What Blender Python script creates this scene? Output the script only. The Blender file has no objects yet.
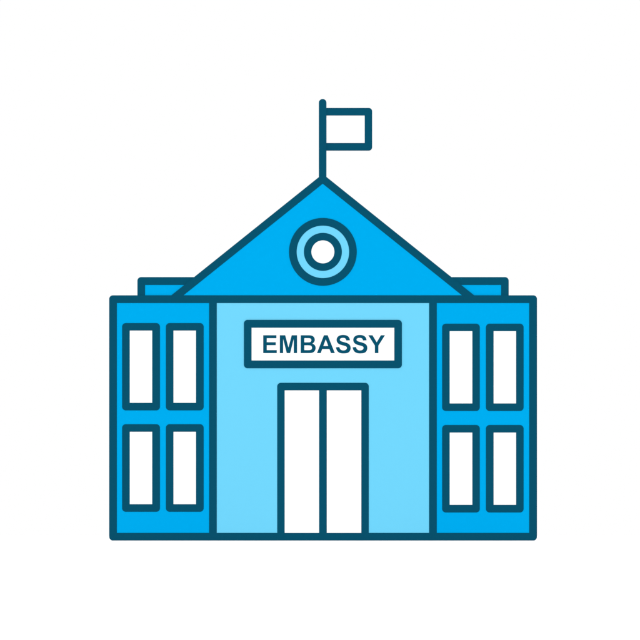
import bpy, math

# ------------------------------------------------------------------ camera
S = 0.04                      # metres per picture unit on the front wall
D = 160.0                     # viewing distance
BASE = 540.6                  # picture row of the ground line
scene = bpy.context.scene
cam = bpy.data.cameras.new('camera')
cam_o = bpy.data.objects.new('camera', cam)
scene.collection.objects.link(cam_o)
EYE = 0.2                     # camera height above the ground; the lens is shifted up
cam_o.location = (0, -D, EYE)
cam_o.rotation_euler = (math.radians(90), 0, 0)
cam.sensor_width = 36
cam.lens = 36 * D / (640 * S)
cam.shift_y = ((BASE - EYE / S) - 320) / 640
cam.clip_end = 20000
scene.camera = cam_o

# ------------------------------------------------------------------ white studio surround
world = bpy.data.worlds.new('World')
scene.world = world
world.use_nodes = True
bg = world.node_tree.nodes['Background']
bg.inputs['Color'].default_value = (1, 1, 1, 1)
bg.inputs['Strength'].default_value = 1.0

# ------------------------------------------------------------------ large frontal lamp behind the camera
LD = 190.0
FRONT = 1.2                   # front lamp's share, in units of the surround
la = bpy.data.lights.new('front_lamp', 'AREA')
la.shape = 'DISK'
la.size = 12
la.energy = FRONT * math.pi ** 2 * LD ** 2
lo = bpy.data.objects.new('front_lamp', la)
scene.collection.objects.link(lo)
lo.location = (0, -LD, 8)
lo.rotation_euler = (math.radians(90), 0, 0)

# overhead light that keeps the white ground bright right up to the walls
sl = bpy.data.lights.new('overhead_lamp', 'SUN')
sl.energy = 1.3
sl.angle = math.radians(.5)
so = bpy.data.objects.new('overhead_lamp', sl)
scene.collection.objects.link(so)
so.location = (0, -10, 40)

scene.view_settings.view_transform = 'Standard'
scene.view_settings.look = 'None'
scene.view_settings.gamma = 1
scene.view_settings.exposure = 0.0

# ------------------------------------------------------------------ materials
def lin(c):
    c /= 255
    return c / 12.92 if c <= .04045 else ((c + .055) / 1.055) ** 2.4

GAIN = FRONT + 1.20       # what a white facing surface returns

def paint(name, rgb=None, base=None, rough=.85):
    m = bpy.data.materials.new(name)
    m.use_nodes = True
    b = m.node_tree.nodes['Principled BSDF']
    col = base or [lin(c) / GAIN for c in rgb]
    b.inputs['Base Color'].default_value = (*col, 1)
    b.inputs['Roughness'].default_value = rough
    b.inputs['Specular IOR Level'].default_value = 0
    return m

NAVY = paint('dark_teal_paint', (10, 82, 108))
CYAN = paint('bright_blue_paint', (0, 175, 242))
PALE = paint('pale_blue_paint', (116, 218, 255))
WHITE = paint('white_enamel', base=(.475, .475, .475))
CLOTH = paint('white_cloth', base=(.475, .475, .475))
GROUND = paint('white_ground', base=(.95, .95, .95))

# ------------------------------------------------------------------ geometry helpers
def prism(name, loops, y0, y1, mat, parent=None, at=0.0):
    """Solid between depths y0 and y1 whose outline (with holes) is given in
    picture units on the plane y = at."""
    k = S * (D + at) / D
    row = BASE - EYE / S      # picture row of the camera's own height
    cu = bpy.data.curves.new(name, 'CURVE')
    cu.dimensions = '2D'
    cu.fill_mode = 'BOTH'
    cu.extrude = (y1 - y0) / 2
    for lp in loops:
        sp = cu.splines.new('POLY')
        sp.points.add(len(lp) - 1)
        for p, (x, y) in zip(sp.points, lp):
            p.co = ((x - 320) * k, (row - y) * k + EYE, 0, 1)
        sp.use_cyclic_u = True
    tmp = bpy.data.objects.new('tmp', cu)
    me = bpy.data.meshes.new_from_object(tmp)
    bpy.data.objects.remove(tmp)
    bpy.data.curves.remove(cu)
    ym = (y0 + y1) / 2
    for v in me.vertices:     # stand the outline up: local z becomes depth
        x, z, d = v.co
        v.co = (x, ym - d, z)
    me.name = name
    me.materials.clear()
    me.materials.append(mat)
    o = bpy.data.objects.new(name, me)
    scene.collection.objects.link(o)
    if parent:
        o.parent = parent
    return o

def rect(x0, y0, x1, y1, r=(0, 0, 0, 0), n=10):
    """Outline of a rectangle; radii in order top-left, top-right, bottom-right, bottom-left."""
    if not isinstance(r, tuple):
        r = (r,) * 4
    out = []
    for (cx, cy, sx, sy, a0), q in zip(((x0, y0, 1, 1, 180), (x1, y0, -1, 1, 270),
                                        (x1, y1, -1, -1, 0), (x0, y1, 1, -1, 90)), r):
        if q == 0:
            out.append((cx, cy))
            continue
        for i in range(n + 1):
            a = math.radians(a0 + 90 * i / n)
            out.append((cx + sx * q + q * math.cos(a), cy + sy * q + q * math.sin(a)))
    return out

def circle(cx, cy, r, n=128):
    return [(cx + r * math.cos(2 * math.pi * i / n), cy + r * math.sin(2 * math.pi * i / n)) for i in range(n)]

def thing(name, label, cat, loc=(0, 0, 0)):
    o = bpy.data.objects.new(name, None)
    o.empty_display_size = .3
    scene.collection.objects.link(o)
    o.location = loc
    o['label'] = label
    o['category'] = cat
    return o

# ------------------------------------------------------------------ ground
me = bpy.data.meshes.new('ground')
G = 4000
me.from_pydata([(-G, -G, 0), (G, -G, 0), (G, G, 0), (-G, G, 0)], [], [(0, 1, 2, 3)])
me.materials.append(GROUND)
ground = bpy.data.objects.new('ground', me)
scene.collection.objects.link(ground)
ground['kind'] = 'structure'

# ------------------------------------------------------------------ embassy building
L0, R0 = 109.2, 537.0         # outer faces
TOP, TOPI = 295.3, 303.1      # cornice
BOTI = 532.9                  # top of the plinth
A1, A2 = 209.1, 216.8         # left inner pilaster
B1, B2 = 429.1, 436.8         # right inner pilaster
BACK = 9.0
PR = -0.018                   # trim stands 18 mm proud of the walls
RAD = 3.7

bld = thing('embassy_building',
            'blue embassy with a pale blue centre, triangular gable and dark teal outlines', 'building')

# walls: one solid per wing, one for the centre
prism('wing_wall', [rect(L0 + 3, TOPI, A1, BOTI)], 0, BACK, CYAN, bld)
prism('wing_wall', [rect(B2, TOPI, R0 - 3, BOTI)], 0, BACK, CYAN, bld)
cw = prism('central_wall', [rect(A2, TOPI, B1, BOTI)], 0, BACK, PALE, bld)
cw['label'] = 'pale blue wall of the middle section'

# dark trim
prism('cornice', [rect(L0, TOP, R0, TOPI, (RAD, RAD, 0, 0))], PR, BACK + .05, NAVY, bld)
prism('plinth', [rect(L0, BOTI, R0, BASE, (0, 0, RAD, RAD))], PR, BACK + .05, NAVY, bld)
for x0, x1 in ((L0, 116.9), (A1, A2), (B1, B2), (529.2, R0)):
    prism('pilaster', [rect(x0, TOPI, x1, BOTI)], PR, .28, NAVY, bld)
for x0, x1 in ((L0, 116.9), (529.2, R0)):
    prism('pilaster', [rect(x0, TOPI, x1, BOTI)], BACK - .28, BACK + .05, NAVY, bld)

# gable and roof slabs
CX, SL = 322.75, 0.8016
IA, OA = 183.75, 173.95       # inner and outer apex rows
ib, ob = (TOP - IA) / SL, (TOP - OA) / SL
prism('gable', [[(CX, IA), (CX + ib, TOP), (CX - ib, TOP)]], 0, BACK, CYAN, bld)
prism('roof', [[(CX, OA), (CX + ob, TOP), (CX + ib, TOP), (CX, IA), (CX - ib, TOP), (CX - ob, TOP)]],
      PR, BACK + .05, NAVY, bld)

# attic blocks beside the gable, a little behind its face
SB = .04
def slope_x(y):               # half width of the roof's outer face at row y
    return (y - OA) / SL
for s, xo, xi in ((-1, 137.4, 145.1), (1, 508.7, 501.1)):
    t0, t1 = 277.1, 285.0
    blk = prism('attic_block', [[(xi, t1), (xi, TOP), (CX + s * slope_x(TOP), TOP), (CX + s * slope_x(t1), t1)]],
                SB, BACK - .1, CYAN, bld, at=SB)
    # coping: top strip turning down the outer edge, rounded corner
    arc = []
    for i in range(11):
        a = math.radians(90 * i / 10)
        arc.append((xo - s * RAD + s * RAD * math.sin(a), t0 + RAD - RAD * math.cos(a)))
    lp = [(CX + s * slope_x(t1), t1), (CX + s * slope_x(t0), t0)] + arc + [(xo, TOP), (xi, TOP), (xi, t1)]
    prism('coping', [lp], SB - .02, BACK - .05, NAVY, blk, at=SB)

# round window in the gable
WX, WY = 322.9, 251.9
rw = prism('round_window', [circle(WX, WY, 12.4)], -.01, .0, WHITE, bld)
rw['label'] = 'round white window in the middle of the gable'
prism('inner_ring', [circle(WX, WY, 19.0), circle(WX, WY, 11.5)], -.025, .0, NAVY, rw)
prism('pale_surround', [circle(WX, WY, 26.2), circle(WX, WY, 19.0)], -.015, .0, PALE, rw)
prism('outer_ring', [circle(WX, WY, 33.9), circle(WX, WY, 26.2)], -.025, .0, NAVY, rw)

# eight tall windows
def window(x0, x1, y0, y1, ix0, ix1, iy0, iy1):
    pane = prism('window', [rect(ix0 - .4, iy0 - .4, ix1 + .4, iy1 + .4)], -.01, 0, WHITE, bld)
    prism('frame', [rect(x0, y0, x1, y1, RAD), rect(ix0, iy0, ix1, iy1)], PR, 0.0, NAVY, pane)

rows_l = ((323.1, 410.4, 330.6, 402.8), (424.2, 511.8, 431.8, 504.2))
rows_r = ((323.7, 411.0, 331.2, 403.4), (425.0, 512.5, 432.6, 504.8))
for rows, cols in ((rows_l, ((122.1, 160.0, 129.8, 152.2), (165.9, 203.7, 173.5, 196.0))),
                   (rows_r, ((442.1, 479.8, 449.7, 472.3), (485.9, 523.6, 493.6, 516.1)))):
    for y0, y1, iy0, iy1 in rows:
        for x0, x1, ix0, ix1 in cols:
            window(x0, x1, y0, y1, ix0, ix1, iy0, iy1)

# double entrance door
outer = rect(277.2, 382.8, 368.8, BOTI, (RAD, RAD, 0, 0))      # ends bottom-right, bottom-left
prism('door_frame', [outer[:-1] + [(361.3, BOTI), (361.3, 390.4), (284.7, 390.4), (284.7, BOTI)] + outer[-1:]],
      PR, 0, NAVY, bld)
prism('door', [rect(284.7, 390.4, 319.1, BOTI)], -.01, 0, WHITE, bld)
prism('door', [rect(326.8, 390.4, 361.3, BOTI)], -.01, 0, WHITE, bld)
prism('door_post', [rect(319.1, 390.4, 326.8, BOTI)], PR, 0, NAVY, bld)

# ------------------------------------------------------------------ name sign over the door
sign = thing('name_sign', 'white sign with a dark frame reading EMBASSY above the double door', 'sign')
prism('sign_panel', [rect(251.2, 327.4, 394.6, 360.8)], -.02, -.002, WHITE, sign)
prism('sign_frame', [rect(243.9, 319.9, 401.9, 368.3, RAD), rect(251.6, 327.8, 394.3, 360.5)], -.04, -.002, NAVY, sign)

GLYPH = {   # outline strings: M/L points, Q quadratic, one string per letter
 'E': (1366, "M149 0L149 1466L1236 1466L1236 1218L445 1218L445 893L1181 893L1181 646L445 646L445 247L1264 247L1264 0"),
 'M': (1706, "M145 0L145 1466L588 1466L854 466L1117 1466L1561 1466L1561 0L1286 0L1286 1154L995 0L710 0L420 1154L420 0"),
 'B': (1479, "M150 1466L736 1466Q910 1466 995.5 1451.5Q1081 1437 1148.5 1391Q1216 1345 1261 1268.5Q1306 1192 1306 1097"
             "Q1306 994 1250.5 908Q1195 822 1100 779Q1234 740 1306 646Q1378 552 1378 425Q1378 325 1331.5 230.5"
             "Q1285 136 1204.5 79.5Q1124 23 1006 10Q932 2 649 0L150 0"
             "M446 1222L446 883L640 883Q813 883 855 888Q931 897 974.5 940.5Q1018 984 1018 1055Q1018 1123 980.5 1165.5"
             "Q943 1208 869 1217Q825 1222 616 1222"
             "M446 639L446 247L720 247Q880 247 923 256Q989 268 1030.5 314.5Q1072 361 1072 439Q1072 505 1040 551"
             "Q1008 597 947.5 618Q887 639 685 639"),
 'A': (1479, "M1471 0L1149 0L1021 333L435 333L314 0L0 0L571 1466L884 1466M926 580L724 1124L526 580"),
 'S': (1366, "M74 477L362 505Q388 360 467.5 292Q547 224 682 224Q825 224 897.5 284.5Q970 345 970 426Q970 478 939.5 514.5"
             "Q909 551 833 578Q781 596 596 642Q358 701 262 787Q127 908 127 1082Q127 1194 190.5 1291.5Q254 1389 373.5 1440"
             "Q493 1491 662 1491Q938 1491 1077.5 1370Q1217 1249 1223 1047L927 1034Q908 1147 845.5 1196.5Q783 1246 656 1246"
             "Q525 1246 451 1192Q403 1157 403 1100Q403 1048 448 1010Q506 962 729 905.5Q952 849 1059 795.5Q1166 742 1226.5 648"
             "Q1287 554 1287 413Q1287 280 1214.5 162Q1142 44 1009.5 9Q877 -26 679 -26Q401 -26 254 101Q107 228 74 477"),
 'Y': (1366, "M532 0L532 617L-5 1466L342 1466L687 886L1025 1466L1366 1466L827 615L827 0"),
}
import re
def glyph_loops(ch, x0, yb, k):
    loops, cur = [], None
    for c, a in re.findall(r'([MLQ])([-\d. ]+)', GLYPH[ch][1]):
        n = [float(v) for v in a.split()]
        if c == 'M':
            cur = [(n[0], n[1])]; loops.append(cur)
        elif c == 'L':
            cur.append((n[0], n[1]))
        else:
            px, py = cur[-1]
            for i in range(1, 7):
                t = i / 6
                cur.append(((1 - t) ** 2 * px + 2 * t * (1 - t) * n[0] + t * t * n[2],
                            (1 - t) ** 2 * py + 2 * t * (1 - t) * n[1] + t * t * n[3]))
    out = []
    for lp in loops:
        if math.dist(lp[0], lp[-1]) < 1:
            lp = lp[:-1]
        out.append([(x0 + x * k, yb - y * k) for x, y in lp])
    return out

LX0, LX1, LYB = 263.2, 385.0, 353.15
word = 'EMBASSY'
ku = (LX1 - LX0) / (sum(GLYPH[c][0] for c in word) - 149)
pen = LX0 - 149 * ku
loops = []
for c in word:
    loops += glyph_loops(c, pen, LYB, ku)
    pen += GLYPH[c][0] * ku
prism('lettering', loops, -.03, -.02, NAVY, sign)

# ------------------------------------------------------------------ flagpole and flag
PX0, PX1 = 318.8, 326.5
pm = (PX0 + PX1) / 2
fp = thing('flagpole', 'dark teal flagpole with a rounded tip standing on the gable peak', 'flagpole',
           )
top = [(pm + (PX1 - PX0) / 2 * math.cos(a), 102.85 + (PX1 - PX0) / 2 * math.sin(a))
       for a in (math.radians(180 + 180 * i / 20) for i in range(21))]
pole = prism('pole', [top + [(PX1, OA + (PX1 - CX) * SL - .02), (CX, OA - .02), (PX0, OA + (CX - PX0) * SL - .02)]],
             PR, PR + .3, NAVY, fp)
flag = thing('flag', 'small white flag with a dark teal border at the top of the pole', 'flag')
prism('flag_cloth', [rect(PX1, 115.4, 364.7, 142.9)], .06, .10, CLOTH, flag)
prism('flag_border', [[(PX1, 107.8)] + rect(PX1, 107.8, 372.2, 150.4, (0, 3.4, 3.4, 0))[1:-1] +
                      [(PX1, 150.4), (PX1, 142.9), (364.7, 142.9), (364.7, 115.4), (PX1, 115.4)]],
      .04, .12, NAVY, flag)

# put each Empty at the base of its thing
for o, b in ((sign, ((322.9 - 320) * S, -.03, (BASE - 368.3) * S)),
             (fp, ((CX - 320) * S, .1, (BASE - OA) * S)),
             (flag, ((PX1 - 320) * S, .08, (BASE - 150.4) * S))):
    o.location = b
    for ch in o.children:
        for v in ch.data.vertices:
            v.co = (v.co.x - b[0], v.co.y - b[1], v.co.z - b[2])
